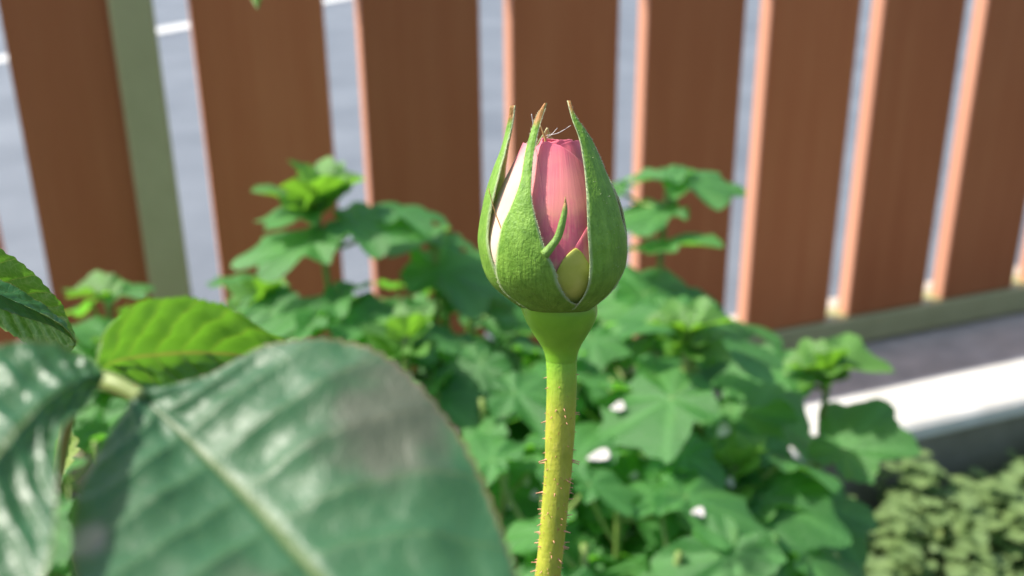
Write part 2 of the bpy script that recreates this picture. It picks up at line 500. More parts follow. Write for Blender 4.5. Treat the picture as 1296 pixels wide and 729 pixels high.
A = at(398, 246, .60)
plant('tall lobed-leaf plant with a bright yellow-green tip between fence post and rosebud', A, under(A, .02, -.01), heroes=[
    (390, 268, .60, 178, 4, .036), (394, 306, .59, 186, 8, .050, -6), (450, 283, .60, -12, 2, .045, 10), (500, 268, .61, 10, 6, .032),
    (420, 380, .58, 170, 15, .055), (440, 398, .57, -20, 14, .062), (500, 410, .58, 20, 20, .05),
    ], n_auto=9, start=.11, seed=1, size=.055, young_size=.026)
A = at(550, 300, .64)
plant('slender plant with two small top leaves beside the brown board behind the rosebud', A, under(A, .02, 0), heroes=[
    (541, 300, .64, 184, 6, .042), (556, 302, .64, 0, 12, .024), (556, 344, .64, -8, 10, .062, 8), (575, 372, .64, 20, 10, .05)],
    top=False, n_auto=8, start=.10, seed=2, size=.05, rs=.0016)
A = at(846, 230, .64)
plant('tall lobed-leaf plant with paired top leaves rising beside the pink rosebud', A, under(A, -.02, 0), heroes=[
    (850, 222, .64, 150, 5, .034), (866, 228, .64, -4, 4, .042, 8), (838, 266, .64, 190, 8, .040), (834, 312, .63, 28, -6, .045, -14),
    (815, 372, .63, 5, 12, .062, 5), (800, 385, .63, 190, 14, .05), (780, 238, .66, 150, 0, .03)],
    top=False, n_auto=8, start=.13, seed=3, size=.055)
A = at(872, 424, .50)
plant('plant with a thick pale yellow-green young stem and fresh tip leaves', A, under(A, -.01, .0), heroes=[
    (874, 420, .50, 10, -10, .024, 0, True), (868, 418, .50, 165, -5, .022, 0, True), (860, 400, .53, 150, 10, .045), (890, 432, .52, 5, 12, .045), (850, 505, .49, 200, 16, .045)],
    n_auto=9, start=.075, seed=4, size=.05, rs=.0034, young_size=.015)
A = at(1050, 462, .56)
plant('plant with star-like young leaves standing before the white kerb', A, under(A, -.015, -.01), heroes=[
    (1052, 468, .56, 2, 2, .036, 0, True), (1046, 468, .56, 165, 4, .026, 0, True), (1070, 570, .55, 40, -30, .043, 4), (992, 472, .57, 178, 4, .042, -12),
    (960, 600, .53, 200, 22, .042), (1030, 640, .52, -60, 18, .040)],
    n_auto=4, start=.20, seed=5, size=.045, young_size=.014)
A = at(135, 372, .66)
plant('small plant tip showing before the dark board next to the fence post', A, under(A), heroes=[
    (132, 375, .66, 172, 4, .028, 0, True), (140, 372, .66, 40, 0, .03)], top=False, n_auto=9, start=.03, seed=6, size=.045)

fill = [(330, 378, .64), (485, 378, .67), (595, 388, .69), (430, 405, .56), (620, 452, .58), (885, 398, .67), (515, 425, .53), (290, 385, .66), (555, 372, .70), (700, 470, .58), (560, 425, .60), (648, 432, .64), (735, 425, .62), (795, 412, .66), (610, 505, .52), (700, 520, .50), (775, 480, .55), (842, 548, .50),
        (930, 590, .50), (895, 632, .46), (785, 622, .45), (690, 630, .44), (640, 600, .47), (345, 395, .62),
        (450, 445, .60), (255, 420, .62), (520, 480, .56), (880, 448, .62), (740, 690, .42), (860, 700, .42), (170, 420, .60), (60, 480, .60), (930, 690, .44), (75, 640, .46), (120, 560, .52)]
for i, (x, y, d) in enumerate(fill):
    A = at(x, y, d)
    plant('bushy plant with a fresh yellow-green tip in the dense green clump' if i % 6 == 0 else 'bushy lobed-leaf plant in the dense green clump behind the rose stem', A, under(A, random.uniform(-.03, .03), random.uniform(-.03, .03)), n_auto=15,
          start=.016, gap=.020, size=random.uniform(.036, .052), seed=100 + i, top=(i % 6 == 0), group='bushy plants in the green clump', young_size=.020)

# ------------------------------------------------------------------ rose: leaves
def leaf3(name, stations, mat, parent, nu=110, nv=14, quilt=.0006, cup=.0, teeth=34, tamp=.05, flip=False, laterals=10.0, nmid=.0, seed=0):
    """blade through stations of (edge, midrib, edge) points"""
    Lp = catmull([np.array(s[0]) for s in stations], nu); Mp = catmull([np.array(s[1]) for s in stations], nu); Rp = catmull([np.array(s[2]) for s in stations], nu)
    V, UV, F = [], [], []
    w2 = 2 * nv + 1
    for i in range(nu + 1):
        u = i / nu
        ft = (u * teeth) % 1.0
        tooth = ft if ft < .72 else (1 - ft) / .28 * .72
        ta = 1 + tamp * (tooth - .4) * min(1, 8 * u * (1 - u))
        T = Mp[min(i + 1, nu)] - Mp[max(i - 1, 0)]
        for j in range(-nv, nv + 1):
            v = j / nv; E = Lp[i] if v < 0 else Rp[i]
            a = abs(v)
            rad_ = E - Mp[i]
            nrm = np.cross(T, rad_ if v > 0 else -rad_); ln = np.linalg.norm(nrm); nrm = nrm / ln if ln > 1e-12 else np.zeros(3)
            k = a * (1 + (ta - 1) * a ** 8)
            p = Mp[i] + rad_ * k
            ph = u * laterals - a * 1.5
            fr = abs((ph % 1.0) - .5) * 2          # 1 on a vein
            env = min(1, a * 5) * min(1, (1 - a) * 4 + .15) * min(1, 6 * u * (1 - u) + .1)
            h = quilt * (1 - fr ** 2.2) * env + cup * (a * (1 - a)) * 4 - nmid * max(0, 1 - a * 9)
            h += quilt * .8 * mnoise.noise(Vector((u * 9 + seed, v * 4, 2.2))) * min(1, a * 3) + quilt * .35 * mnoise.noise(Vector((u * 26 + seed, v * 11, 5.2))) * min(1, a * 3)
            V.append(p + nrm * h * (1 if not flip else -1)); UV.append((u, v))
    for i in range(nu):
        for j in range(w2 - 1):
            a = i * w2 + j
            f = (a, a + 1, a + w2 + 1, a + w2)
            F.append(f[::-1] if flip else f)
    return obj(name, V, F, mat, parent, True, UV)

def P3(*a): return np.array(at(*a))
def ST(rows, k=1.0): return [tuple(P3(x, y, d * k) for x, y, d in row) for row in rows]

M['rose_big'] = rose_leaf_mat('rose_leaf_blotched', (.030, .108, .044), (.12, .24, .05), [(.50, .74, .12, .40, (.082, .070, .052), .72), (.62, -.30, .07, .15, (.12, .09, .07), .4), (.42, -.93, .05, .12, (.34, .26, .20), .8)], .24, .47)
M['rose_leaf'] = rose_leaf_mat('rose_leaf', (.034, .122, .050), (.10, .22, .035), None, .36, .38, (.15, .38, .02))
M['cane'] = plain('rose_cane', (.10, .14, .04), (.20, .20, .07), 90, .5, .4)
M['rachis'] = plain('rose_rachis', (.17, .24, .06), (.26, .30, .09), 120, .5, .4)

DS = .75
J = at(138, 484, .093 * DS)
def cane(name, parent, pts, r0, r1, mat='cane'):
    pp = catmull(pts, 40); V, F = tube_geo(pp, np.linspace(r0, r1, 41), 8)
    return obj(name, V, F, M[mat], parent)
foot = Vector((-.14, .07, -.004))
sp = empty('rose_leaf_spray', foot)
tag(sp, 'large glossy rose leaf with a brown blotch and two fellow leaflets on one stalk', 'leaf')
cane('cane', sp, [foot, foot + Vector((.0, .01, .2)), Vector((-.095, .085, .50)), at(-60, 590, .120 * DS)], .003, .0019)
cane('rachis', sp, [at(-60, 590, .120 * DS), at(40, 522, .104 * DS), at(112, 486, .097 * DS), J, at(180, 504, .0915 * DS)], .0009, .0006, 'rachis')
big = ST([((170, 497, .0925), (170, 497, .0925), (171, 496, .0925)),
          ((142, 545, .0890), (212, 533, .0900), (250, 478, .0935)),
          ((102, 615, .0830), (262, 582, .0870), (352, 432, .0950)),
          ((90, 692, .0775), (318, 638, .0835), (470, 438, .0940)),
          ((108, 775, .0725), (372, 698, .0795), (572, 535, .0895)),
          ((190, 850, .0685), (428, 760, .0755), (636, 668, .0830)),
          ((320, 905, .0660), (490, 830, .0715), (655, 790, .0765)),
          ((560, 925, .0680), (560, 925, .0680), (560, 925, .0680))], DS)
leaf3('leaflet', big, M['rose_big'], sp, 150, 22, .0004, -.0006, 44, .03, True, 10, .0002, 1)
back = ST([((118, 474, .102), (118, 474, .102), (118, 474, .102)),
           ((150, 474, .1075), (150, 457, .108), (146, 404, .103)),
           ((205, 500, .1120), (205, 449, .113), (205, 379, .104)),
           ((265, 498, .1150), (262, 447, .117), (275, 384, .107)),
           ((335, 480, .1180), (330, 452, .120), (340, 420, .112)),
           ((400, 470, .1210), (400, 462, .122), (400, 452, .118)),
           ((450, 472, .124), (450, 472, .124), (450, 472, .124))], DS)
leaf3('leaflet', back, M['rose_leaf'], sp, 110, 14, .0005, .0, 36, .05, True, 10, .0, 2)
left = ST([((134, 474, .0895), (134, 474, .0895), (134, 474, .0895)),
           ((112, 512, .0850), (100, 480, .0865), (104, 446, .0900)),
           ((78, 545, .0810), (58, 505, .0830), (48, 430, .0890)),
           ((72, 625, .0765), (5, 560, .0790), (-20, 440, .0870)),
           ((62, 705, .0720), (-45, 625, .0750), (-90, 480, .0840)),
           ((10, 790, .0690), (-90, 700, .0715), (-150, 560, .0800)),
           ((-110, 790, .0690), (-110, 790, .0690), (-110, 790, .0690))], DS)
leaf3('leaflet', left, M['rose_leaf'], sp, 110, 16, .00035, .0004, 36, .04, False, 9, .0004, 3)
# small toothed stipule near the junction
stp = ST([((72, 612, .125), (72, 612, .125), (72, 612, .125)), ((66, 590, .125), (76, 588, .127), (92, 584, .125)), ((68, 565, .126), (80, 562, .128), (100, 560, .126)), ((84, 536, .127), (84, 536, .127), (84, 536, .127))], DS)
M['stipule'] = rose_leaf_mat('stipule_green', (.16, .26, .05), (.3, .38, .12), None, .45, .4)
cane('petiolule', sp, [at(100, 490, .0965 * DS), at(84, 545, .112 * DS), at(72, 614, .1255 * DS)], .0005, .0004, 'rachis')
leaf3('stipule', stp, M['stipule'], sp, 40, 6, .0001, 0, 5, .5, True, 4, 0, 4)

foot2 = Vector((-.20, .17, -.004))
sp2 = empty('rose_leaf_spray', foot2)
tag(sp2, 'sharp rose leaf pair with toothed edges, lime underside beside a folded blue-green leaflet', 'leaf')
k0 = at(-110, 330, .1335)
cane('cane', sp2, [foot2, foot2 + Vector((.02, -.01, .3)), Vector((-.125, .13, .52)), k0], .0028, .0012)
la = ST([((-100, 330, .133), (-100, 330, .133), (-100, 330, .133)),
         ((-60, 390, .1325), (-60, 338, .1335), (-60, 292, .1265)),
         ((-20, 405, .1335), (-18, 352, .1345), (-12, 306, .1270)),
         ((22, 428, .1335), (18, 375, .1350), (34, 338, .1275)),
         ((58, 452, .1330), (52, 398, .1340), (70, 374, .1290)),
         ((84, 450, .1320), (78, 416, .1325), (86, 400, .1305)),
         ((96, 436, .1310), (96, 436, .1310), (96, 436, .1310))])
leaf3('leaflet', la, M['rose_leaf'], sp2, 130, 14, .00035, 0, 22, .07, False, 10, 0, 5)
lb = ST([((-90, 338, .130), (-90, 338, .130), (-90, 338, .130)),
         ((-55, 372, .1250), (-52, 345, .1245), (-48, 338, .128)),
         ((-10, 388, .1245), (-6, 370, .1230), (0, 353, .1275)),
         ((30, 402, .1250), (34, 388, .1235), (36, 372, .1280)),
         ((62, 412, .1265), (64, 403, .1250), (64, 392, .1285)),
         ((84, 424, .1280), (84, 417, .1272), (83, 409, .1290)),
         ((97, 434, .1295), (97, 434, .1295), (97, 434, .1295))])
leaf3('leaflet', lb, M['rose_leaf'], sp2, 110, 12, .00025, .0002, 20, .10, True, 9, 0, 6)

# arching shoot whose leaf tip dips into the top of the view
foot3 = Vector((-.42, .34, -.004))
sh = empty('arching_shoot', foot3)
tag(sh, 'slender arching shoot whose small green leaf tip hangs over the brown board', 'shoot')
cane('stem', sh, [foot3, Vector((-.43, .35, .35)), Vector((-.34, .37, .66)), Vector((-.18, .38, .70)), at(318, -60, .36)], .002, .0007)
lt = ST([((318, -60, .36), (318, -60, .36), (318, -60, .36)), ((306, -35, .362), (321, -35, .358), (336, -36, .36)), ((312, -12, .361), (324, -12, .357), (334, -12, .36)), ((326, 13, .357), (326, 13, .357), (326, 13, .357))])
leaf3('leaf', lt, M['stipule'], sh, 40, 6, .0003, 0, 12, .06, True, 8, 0, 7)
lt2 = ST([((312, -62, .36), (312, -62, .36), (312, -62, .36)), ((285, -50, .36), (288, -68, .358), (290, -88, .36)), ((262, -40, .361), (260, -62, .357), (262, -80, .36)), ((235, -45, .357), (235, -45, .357), (235, -45, .357))])
leaf3('leaf', lt2, M['stipule'], sh, 40, 6, .0003, 0, 12, .06, True, 8, 0, 8)

# ------------------------------------------------------------------ rose: bud on its stem
BD = 0.13                                   # depth of the bud axis
TLT = R(8.0)
EX = RGT; EY = math.cos(TLT) * UPV - math.sin(TLT) * FWD; EZ = -(math.cos(TLT) * FWD + math.sin(TLT) * UPV)
B0 = at(700, 310, BD); PXM = BD / FPX
def bp(x, y, z):              # bud frame: photo-scaled pixels right, down, towards the viewer
    x, y, z = float(x), float(y), float(z)
    return B0 + PXM * ((x - 700) * EX - (y - 310) * EY + z * EZ)
def itp(y, tab):
    ys = [a for a, _ in tab]; vs = [b for _, b in tab]
    return float(np.interp(y, ys, vs))
def smooth_tab(tab, n=200):
    pts = catmull([np.array(p) for p in tab], n); o = np.argsort(pts[:, 0]); return pts[o]
class Tab:
    def __init__(s, tab): a = smooth_tab(sorted(tab)); s.x, s.y = a[:, 0], a[:, 1]
    def __call__(s, y): return float(np.interp(y, s.x, s.y))
CX = Tab([(120, 702), (200, 702), (260, 701), (310, 700), (350, 702), (380, 706), (400, 709.5), (430, 710.5), (460, 711.5), (500, 712), (600, 708.5), (650, 704.5), (700, 700.5), (735, 697)])
RS = Tab([(126, 20), (132, 24), (145, 31), (165, 42), (190, 55), (220, 70), (250, 83), (280, 91.5), (310, 94.5), (340, 90), (360, 80), (375, 66), (385, 53), (390, 46)])
RP = Tab([(174, 30), (178, 33), (190, 40), (215, 52), (240, 64), (270, 76), (310, 84), (340, 80), (360, 70), (380, 48)])

def green_mat(name, c0, c1, tip=None):
    k = N(name); co = k.coord('Object')
    n = k.noise(700, 5, co); n2 = k.noise(2600, 3, co)
    vein = k.n('Attribute', attribute_name='stripe').outputs['Fac']
    f = k.math('ADD', k.math('MULTIPLY', n, .7), k.math('MULTIPLY', n2, .3))
    c = k.ramp(f, [(.34, c0), (.66, c1)])
    c = k.mix(k.math('MULTIPLY', vein, .35), c, tuple(min(1, x * 1.5 + .03) for x in c1))
    if tip:
        tp = k.n('Attribute', attribute_name='tip').outputs['Fac']; c = k.mix(tp, c, tip)
        ed = k.n('Attribute', attribute_name='edge').outputs['Fac']; c = k.mix(k.math('MULTIPLY', ed, .75), c, (.55, .62, .36))
        geo = k.n('NewGeometry')
    k.base(c, .5, .35)
    fib = k.noise(1, 4, k.coord('Object', (3200, 3200, 240)))
    c2 = k.mix(k.math('MULTIPLY', k.smooth(fib, .45, .7), .35), c, (.06, .15, .02)); k.base(c2, .52, .35)
    k.bump(k.math('ADD', n2, fib), .55, .00025)
    k.translucent((.34, .62, .06), .22)
    return k.m
M['sepal'] = green_mat('sepal_green', (.125, .27, .026), (.21, .39, .048), (.42, .18, .06))

hs = at(700, 729, BD)
stem_px = [(711.5, 452), (712, 480), (712, 500), (711, 550), (708.5, 600), (704.5, 650), (700.5, 700), (697.5, 729), (693, 775)]
low = bp(680, 900, 0)
rfoot = Vector((low.x - .02, low.y + .05, -.004))
rose = empty('rose', rfoot)
tag(rose, 'upright bristly rose stem carrying one opening pink bud in green sepals', 'rose')

# stem and hip
k = N('rose_stem_green'); co = k.coord('Object')
n = k.noise(380, 6, co); spk = k.noise(1500, 2, co)
c = k.ramp(n, [(.32, (.27, .31, .026)), (.7, (.42, .43, .05))])
ln = k.coord('Object', (2600, 2600, 160)); st = k.noise(1, 3, ln)
c = k.mix(k.math('MULTIPLY', k.smooth(st, .5, .75), .3), c, (.40, .36, .10))
c = k.mix(k.math('MULTIPLY', k.smooth(spk, .66, .74), .7), c, (.32, .11, .05))
tg = k.n('Attribute', attribute_name='young').outputs['Fac']
c = k.mix(tg, c, (.19, .42, .03))
k.base(c, .5, .35); k.bump(k.math('ADD', st, spk), .4, .0002)
k.p.inputs['Subsurface Weight'].default_value = .25; k.p.inputs['Subsurface Radius'].default_value = (.6, 1, .15); k.p.inputs['Subsurface Scale'].default_value = .0015
M['rose_stem'] = k.m
k = N('rose_hip_green'); co = k.coord('Object')
n = k.noise(300, 5, co)
c = k.ramp(n, [(.3, (.145, .34, .018)), (.7, (.20, .42, .028))])
k.base(c, .36, .45); k.bump(k.noise(3000, 2, co), .15, .0001)
k.p.inputs['Subsurface Weight'].default_value = .4; k.p.inputs['Subsurface Radius'].default_value = (.6, 1, .15); k.p.inputs['Subsurface Scale'].default_value = .002
M['hip'] = k.m
M['prickle'] = plain('reddish_prickle', (.50, .17, .11), (.66, .34, .20), 500, .5, .4)

SR = Tab([(440, 22), (452, 20.2), (480, 19.4), (550, 19.2), (600, 18), (700, 17), (780, 17)])
spts, srad = [], []
for y in np.linspace(448, 770, 60):
    spts.append(bp(CX(y) if y < 735 else 697 - (y - 735) * .12, y, 0)); srad.append(SR(y) * PXM)
end = spts[-1]
dn = (spts[-1] - spts[-4]).normalized(); Lt = (rfoot - end).length
def bez(t): return end * (1 - t) ** 3 + (end + dn * Lt * .35) * 3 * t * (1 - t) ** 2 + (rfoot + Vector((0, 0, Lt * .35))) * 3 * t * t * (1 - t) + rfoot * t ** 3
tail = [bez(q / 40) for q in range(1, 41)]
spts += [Vector(p) for p in tail]; srad += list(np.linspace(17, 30, len(tail)) * PXM)
V, F = tube_geo(spts, srad, 24)
yg = [max(0.0, min(1.0, 1 - ((448 + 322 * min(i // 24, 59) / 59) - 455) / 75)) for i in range(len(V))]
stem = obj('stem', V, F, M['rose_stem'], rose, attr={'young': yg})

def revolve(tab, y0, y1, n, seg=48, wob=0.0):
    V, F = [], []
    for i in range(n + 1):
        y = y0 + (y1 - y0) * i / n; r = tab(y)
        for q in range(seg):
            a = 2 * math.pi * q / seg
            rr = r * (1 + wob * math.sin(5 * a + 1))
            V.append(bp(CX(y) + rr * math.sin(a), y, rr * math.cos(a)))
    for i in range(n):
        for q in range(seg):
            F.append((i * seg + q, (i + 1) * seg + q, (i + 1) * seg + (q + 1) % seg, i * seg + (q + 1) % seg))
    F.append(tuple(range(seg))); F.append(tuple(reversed(range(n * seg, (n + 1) * seg))))
    return V, F
HP = Tab([(372, 40), (380, 47.5), (388, 49), (398, 47.5), (410, 43), (425, 34.5), (438, 26.5), (448, 22.0), (458, 20.0), (464, 18.8), (470, 17.5)])
V, F = revolve(HP, 374, 468, 40, 48)
obj('hip', V, F, M['hip'], rose)

# prickles and glandular hairs of the stem
V, F = [], []
rnd = random.Random(3)
def spine(p, d, L, r, knob=False):
    d = d.normalized(); u = d.orthogonal().normalized(); v = d.cross(u); i0 = len(V)
    for t, rr in ((0, r), (.35, r * .55), (.8, r * .3), (1.0, r * (.55 if knob else .12))):
        for q in range(5):
            a = q * 1.2566; V.append(p + d * L * t + (u * math.cos(a) + v * math.sin(a)) * rr + Vector((0, 0, -.12 * L * t * t)))
    for j in range(3):
        for q in range(5): F.append((i0 + j * 5 + q, i0 + j * 5 + (q + 1) % 5, i0 + j * 5 + 5 + (q + 1) % 5, i0 + j * 5 + 5 + q))
    F.append(tuple(range(i0 + 15, i0 + 20)))
for i in range(260):
    y = 470 + 300 * rnd.random() ** .72; a = rnd.uniform(-math.pi, math.pi)
    if abs(a) < 1.0 and rnd.random() < .55: continue
    r = SR(y); L = rnd.uniform(1.5, 4.5) + (rnd.random() < .26) * rnd.uniform(3, 7) * min(1, (y - 480) / 110 if y > 480 else 0)
    cxx = CX(y) if y < 735 else 697 - (y - 735) * .12
    p = bp(cxx + r * .97 * math.sin(a), y, r * .97 * math.cos(a))
    d = (EX * math.sin(a) + EZ * math.cos(a) + EY * rnd.uniform(-.35, .25)).normalized()
    spine(p, d, L * PXM, (.55 + .11 * L) * PXM, True)
o = obj('prickles', V, F, M['prickle'], rose, True); tag(o, kind='stuff')

# sepals
def th_of(x, y, rt): return math.asin(max(-1, min(1, (x - CX(y)) / rt(y))))
def sepal(edge_l, edge_r, rt, lift=3.0, rows=70, cols=16, tip_y=150, in_theta=False, keel=2.0, seed=0, curl=0.0, thick=5.0):
    """edge tables: (y, x in photo) or (y, theta degrees); a closed curved blade hugging the bud"""
    EL, ER = Tab(edge_l), Tab(edge_r)
    y0 = max(edge_l[0][0], edge_r[0][0]); y1 = min(edge_l[-1][0], edge_r[-1][0])
    V, F, stripe, tipv, edgev = [], [], [], [], []
    w2 = cols + 1
    for side in (0, 1):
        for i in range(rows + 1):
            y = y0 + (y1 - y0) * i / rows
            if in_theta: tl, tr = R(EL(y)), R(ER(y))
            else: tl, tr = th_of(EL(y), y, rt), th_of(ER(y), y, rt)
            for j in range(w2):
                t = j / cols; v = 2 * t - 1; th = tl + (tr - tl) * t
                rr = rt(y) + lift + keel * (1 - v * v) + curl * v * v
                rr += 1.1 * mnoise.noise(Vector((th * 6, y * .03, seed))) + .5 * mnoise.noise(Vector((th * 25, y * .05, seed + 4)))
                rr -= side * thick * (.35 + .65 * (1 - v * v))
                V.append(bp(CX(y) + rr * math.sin(th), y, rr * math.cos(th)))
                stripe.append(max(0, mnoise.noise(Vector((v * 7, y * .012, seed + 9)))) * 1.4)
                tipv.append(max(0, min(1, (tip_y - y + 6 * mnoise.noise(Vector((th * 9, y * .1, seed)))) / 10)))
                edgev.append(max(0, (abs(v) - .9) / .1) if abs(v) > .9 else (0.0 if side == 0 else .6))
    o1 = (rows + 1) * w2
    for i in range(rows):
        for j in range(cols):
            a = i * w2 + j
            F.append((a, a + w2, a + w2 + 1, a + 1)); b = o1 + a; F.append((b, b + 1, b + w2 + 1, b + w2))
        a = i * w2; b = o1 + a; F.append((a, b, b + w2, a + w2))
        a = i * w2 + cols; b = o1 + a; F.append((a, a + w2, b + w2, b))
    for j in range(cols):
        a = j; b = o1 + j; F.append((a, a + 1, b + 1, b))
        a = rows * w2 + j; b = o1 + a; F.append((a, b, b + 1, a + 1))
    s = obj('sepal', V, F, M['sepal'], rose, True, attr={'stripe': stripe, 'tip': tipv, 'edge': edgev})
    # short hairs along both edges and over the outer face
    hv, hf = [], []
    rn = random.Random(seed + 50)
    def hair(p, d, L, r):
        d = d.normalized(); u = d.orthogonal().normalized() * r; v = d.cross(u); i0 = len(hv)
        hv.extend([p + u, p - .5 * u + .87 * v, p - .5 * u - .87 * v, p + d * L]); hf.extend([(i0, i0 + 1, i0 + 3), (i0 + 1, i0 + 2, i0 + 3), (i0 + 2, i0, i0 + 3)])
    for q in range(760):
        i = rn.randrange(2, rows - 1); e = rn.random(); fr_ = rn.random()
        j = 0 if e < .45 else (cols if e < .9 else rn.randrange(1, cols))
        p = Vector(V[i * w2 + j]).lerp(Vector(V[(i + 1) * w2 + j]), fr_); ctr = bp(CX(y0 + (y1 - y0) * i / rows), y0 + (y1 - y0) * i / rows, 0)
        out = (p - ctr).normalized()
        side = (Vector(V[i * w2 + min(j + 1, cols)]) - Vector(V[i * w2 + max(j - 1, 0)])).normalized()
        d = out * rn.uniform(.3, 1) + EY * rn.uniform(-.2, .5) + side * (-1.1 if j == 0 else 1.1 if j == cols else rn.uniform(-.3, .3))
        hair(p, d, rn.uniform(.8, 3.4) * rn.uniform(.6, 1) * PXM, .22 * PXM)
    h = obj('fringe', hv, hf, M['hair'], s, False); tag(h, kind='stuff')
    return s
M['hair'] = plain('pale_hair', (.50, .55, .32), (.62, .64, .45), 300, .6, .3)

# centre sepal, drawn on the outer shell
sepal([(134, 689), (151, 679), (184, 668), (229, 659), (258, 648), (287, 636), (332, 630), (352, 634), (365, 642), (376, 655), (388, 672)],
      [(134, 691.5), (159, 683.5), (184, 677), (213, 673), (246, 672), (279, 679), (308, 688), (328, 698), (349, 704), (369, 716), (378, 727), (388, 728)], RS, 3, tip_y=164, seed=1, thick=4)
# its narrow side lobe
V, F = tube_geo(catmull([bp(686, 312, 98), bp(694, 302, 100), bp(702, 290, 100), (bp(707, 272, 101)), bp(709.5, 258, 101), bp(710, 244, 99)], 24), np.interp(np.linspace(0, 1, 25), [0, .25, .55, .8, 1], [6.0, 4.6, 4.3, 3.0, .5]) * PXM, 10)
nn = len(V); tipv = [max(0, min(1, (i // 10 - 18) / 3)) for i in range(nn)]
obj('sepal_lobe', V, F, M['sepal'], rose, True, attr={'stripe': [0] * nn, 'tip': tipv, 'edge': [.15] * nn})
# broad sepal turned to the shaded side
sepal([(131, 714), (155, 720), (176, 727), (205, 732), (246, 735), (287, 736), (324, 739), (353, 737), (373, 728), (388, 719)],
      [(131, 717), (151, 723.5), (180, 743), (229, 764), (270, 778), (307, 786), (332, 784), (355, 771), (375, 755), (388, 741)], RS, 3.5, tip_y=150, seed=2, curl=.6)
# sunny side sepal, bending outward at its tip
RL = Tab([(136, 56), (155, 58), (188, 67), (221, 79), (246, 86.5), (275, 92), (307, 94.5), (340, 89), (360, 80), (375, 66), (390, 47)])
sepal([(136, -92.6), (155, -95), (170, -100), (188, -108), (230, -124), (275, -130), (320, -132), (355, -128), (375, -124), (388, -118)],
      [(136, -91.4), (155, -88), (170, -85), (188, -79), (221, -71), (246, -68), (290, -67), (320, -62), (355, -56), (375, -52), (388, -48)], RL, -1.0, tip_y=160, seed=3, in_theta=True, keel=2.0, thick=4, curl=-4.0)
# sepals on the far side
sepal([(222, 106), (235, 98), (250, 89), (275, 82), (320, 78), (355, 82), (375, 88), (388, 95)],
      [(222, 108), (235, 124), (250, 138), (275, 150), (320, 152), (355, 148), (375, 145), (388, 140)], RS, -2.0, tip_y=150, seed=4, in_theta=True)
RB = Tab([(160, 26), (180, 40), (220, 68), (250, 82), (280, 90), (310, 93), (340, 88), (360, 79), (375, 66), (390, 46)])
sepal([(163, 196), (185, 180), (229, 168), (275, 160), (320, 158), (355, 160), (388, 165)],
      [(163, 200), (185, 210), (229, 218), (275, 224), (320, 224), (355, 222), (388, 216)], RB, 2.0, tip_y=176, seed=5, in_theta=True)

# petals
def petal_mat():
    k = N('rose_petal'); co = k.coord('Object')
    up = k.n('Attribute', attribute_name='up').outputs['Fac']; sd = k.n('Attribute', attribute_name='side').outputs['Fac']
    n = k.noise(150, 4, co); vn = k.noise(1, 4, k.coord('UV', (42, 3.0, 1)))
    f = k.math('ADD', k.math('ADD', k.math('MULTIPLY', up, 1.05), k.math('MULTIPLY', k.math('SUBTRACT', n, .5), 1.0)), k.math('MULTIPLY', k.math('SUBTRACT', vn, .5), .25))
    c = k.ramp(f, [(.0, (.72, .66, .30)), (.20, (.80, .54, .30)), (.38, (.74, .15, .22)), (.56, (.80, .30, .24)), (.78, (.82, .26, .26)), (1.0, (.82, .17, .24))])
    c = k.mix(sd, c, k.ramp(f, [(.0, (.85, .82, .50)), (.55, (.86, .74, .55)), (.78, (.84, .42, .40)), (1.0, (.78, .20, .26))]))  # cream on the sunward side: overexposed sunlight put into the petal colour
    k.base(c, .5, .3)
    k.p.inputs['Sheen Weight'].default_value = .15
    k.bump(k.math('ADD', vn, n), .25, .0002)
    k.translucent(k.mix(.5, c, (.9, .3, .2)), .25)
    return k.m
M['petal'] = petal_mat()
k = N('outer_petal_lime'); co = k.coord('Object'); n = k.noise(350, 5, co)
k.base(k.ramp(n, [(.3, (.46, .52, .07)), (.7, (.64, .64, .16))]), .5, .3); k.translucent((.6, .7, .1), .25); M['lime_petal'] = k.m

def petal(t0, t1, r0, r1, top, y1=382, rows=46, cols=44, mat='petal', side=0.0, seed=0, curl=3.0, lip=None):
    """sheet wrapped round the bud from angle t0 to t1; radius offset runs r0 to r1; top(v) = upper edge row"""
    V, F, up, sdv, UV = [], [], [], [], []
    for i in range(rows + 1):
        q = i / rows
        for j in range(cols + 1):
            t = j / cols; yt = top(t) + 2.2 * mnoise.noise(Vector((t * 5, seed * 3.1, 0))) + 1.0 * mnoise.noise(Vector((t * 14, seed * 1.7, 4))); y = yt + (y1 - yt) * q ** 1.15
            th = R(t0 + (t1 - t0) * t)
            rr = RP(max(y, 176)) + r0 + (r1 - r0) * t + .9 * mnoise.noise(Vector((th * 3, y * .02, seed)))
            e = max(0, 1 - (y - yt) / 9.0); ee = max(0, 1 - (1 - abs(2 * t - 1)) * 9)
            rr += (curl * e * e if lip is None else lip(t) * e * e) + .8 * ee
            V.append(bp(CX(y) + rr * math.sin(th), y + 1.5 * e * e, rr * math.cos(th)))
            up.append(max(0, min(1, (378 - y) / 205))); UV.append((t, q))
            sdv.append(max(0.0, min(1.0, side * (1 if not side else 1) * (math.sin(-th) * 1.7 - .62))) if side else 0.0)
    w2 = cols + 1
    for i in range(rows):
        for j in range(cols):
            a = i * w2 + j; F.append((a, a + w2, a + w2 + 1, a + 1))
    o = obj('petal', V, F, M[mat], rose, True, UV, {'up': up, 'side': sdv})
    md = o.modifiers.new('thickness', 'SOLIDIFY'); md.thickness = 2.2 * PXM; md.offset = -1
    return o
def arch(p): return lambda t: float(np.interp(t, [a for a, _ in p], [b for _, b in p]))
class Arch(Tab): pass
# sunny side petal, wraps from behind round to the centre
petal(-175, -12, 9, 0, Tab([(0, 200), (.25, 186), (.5, 181), (.75, 182), (.86, 190), (.94, 215), (1.0, 250)]), side=1.0, seed=1, curl=1.5)
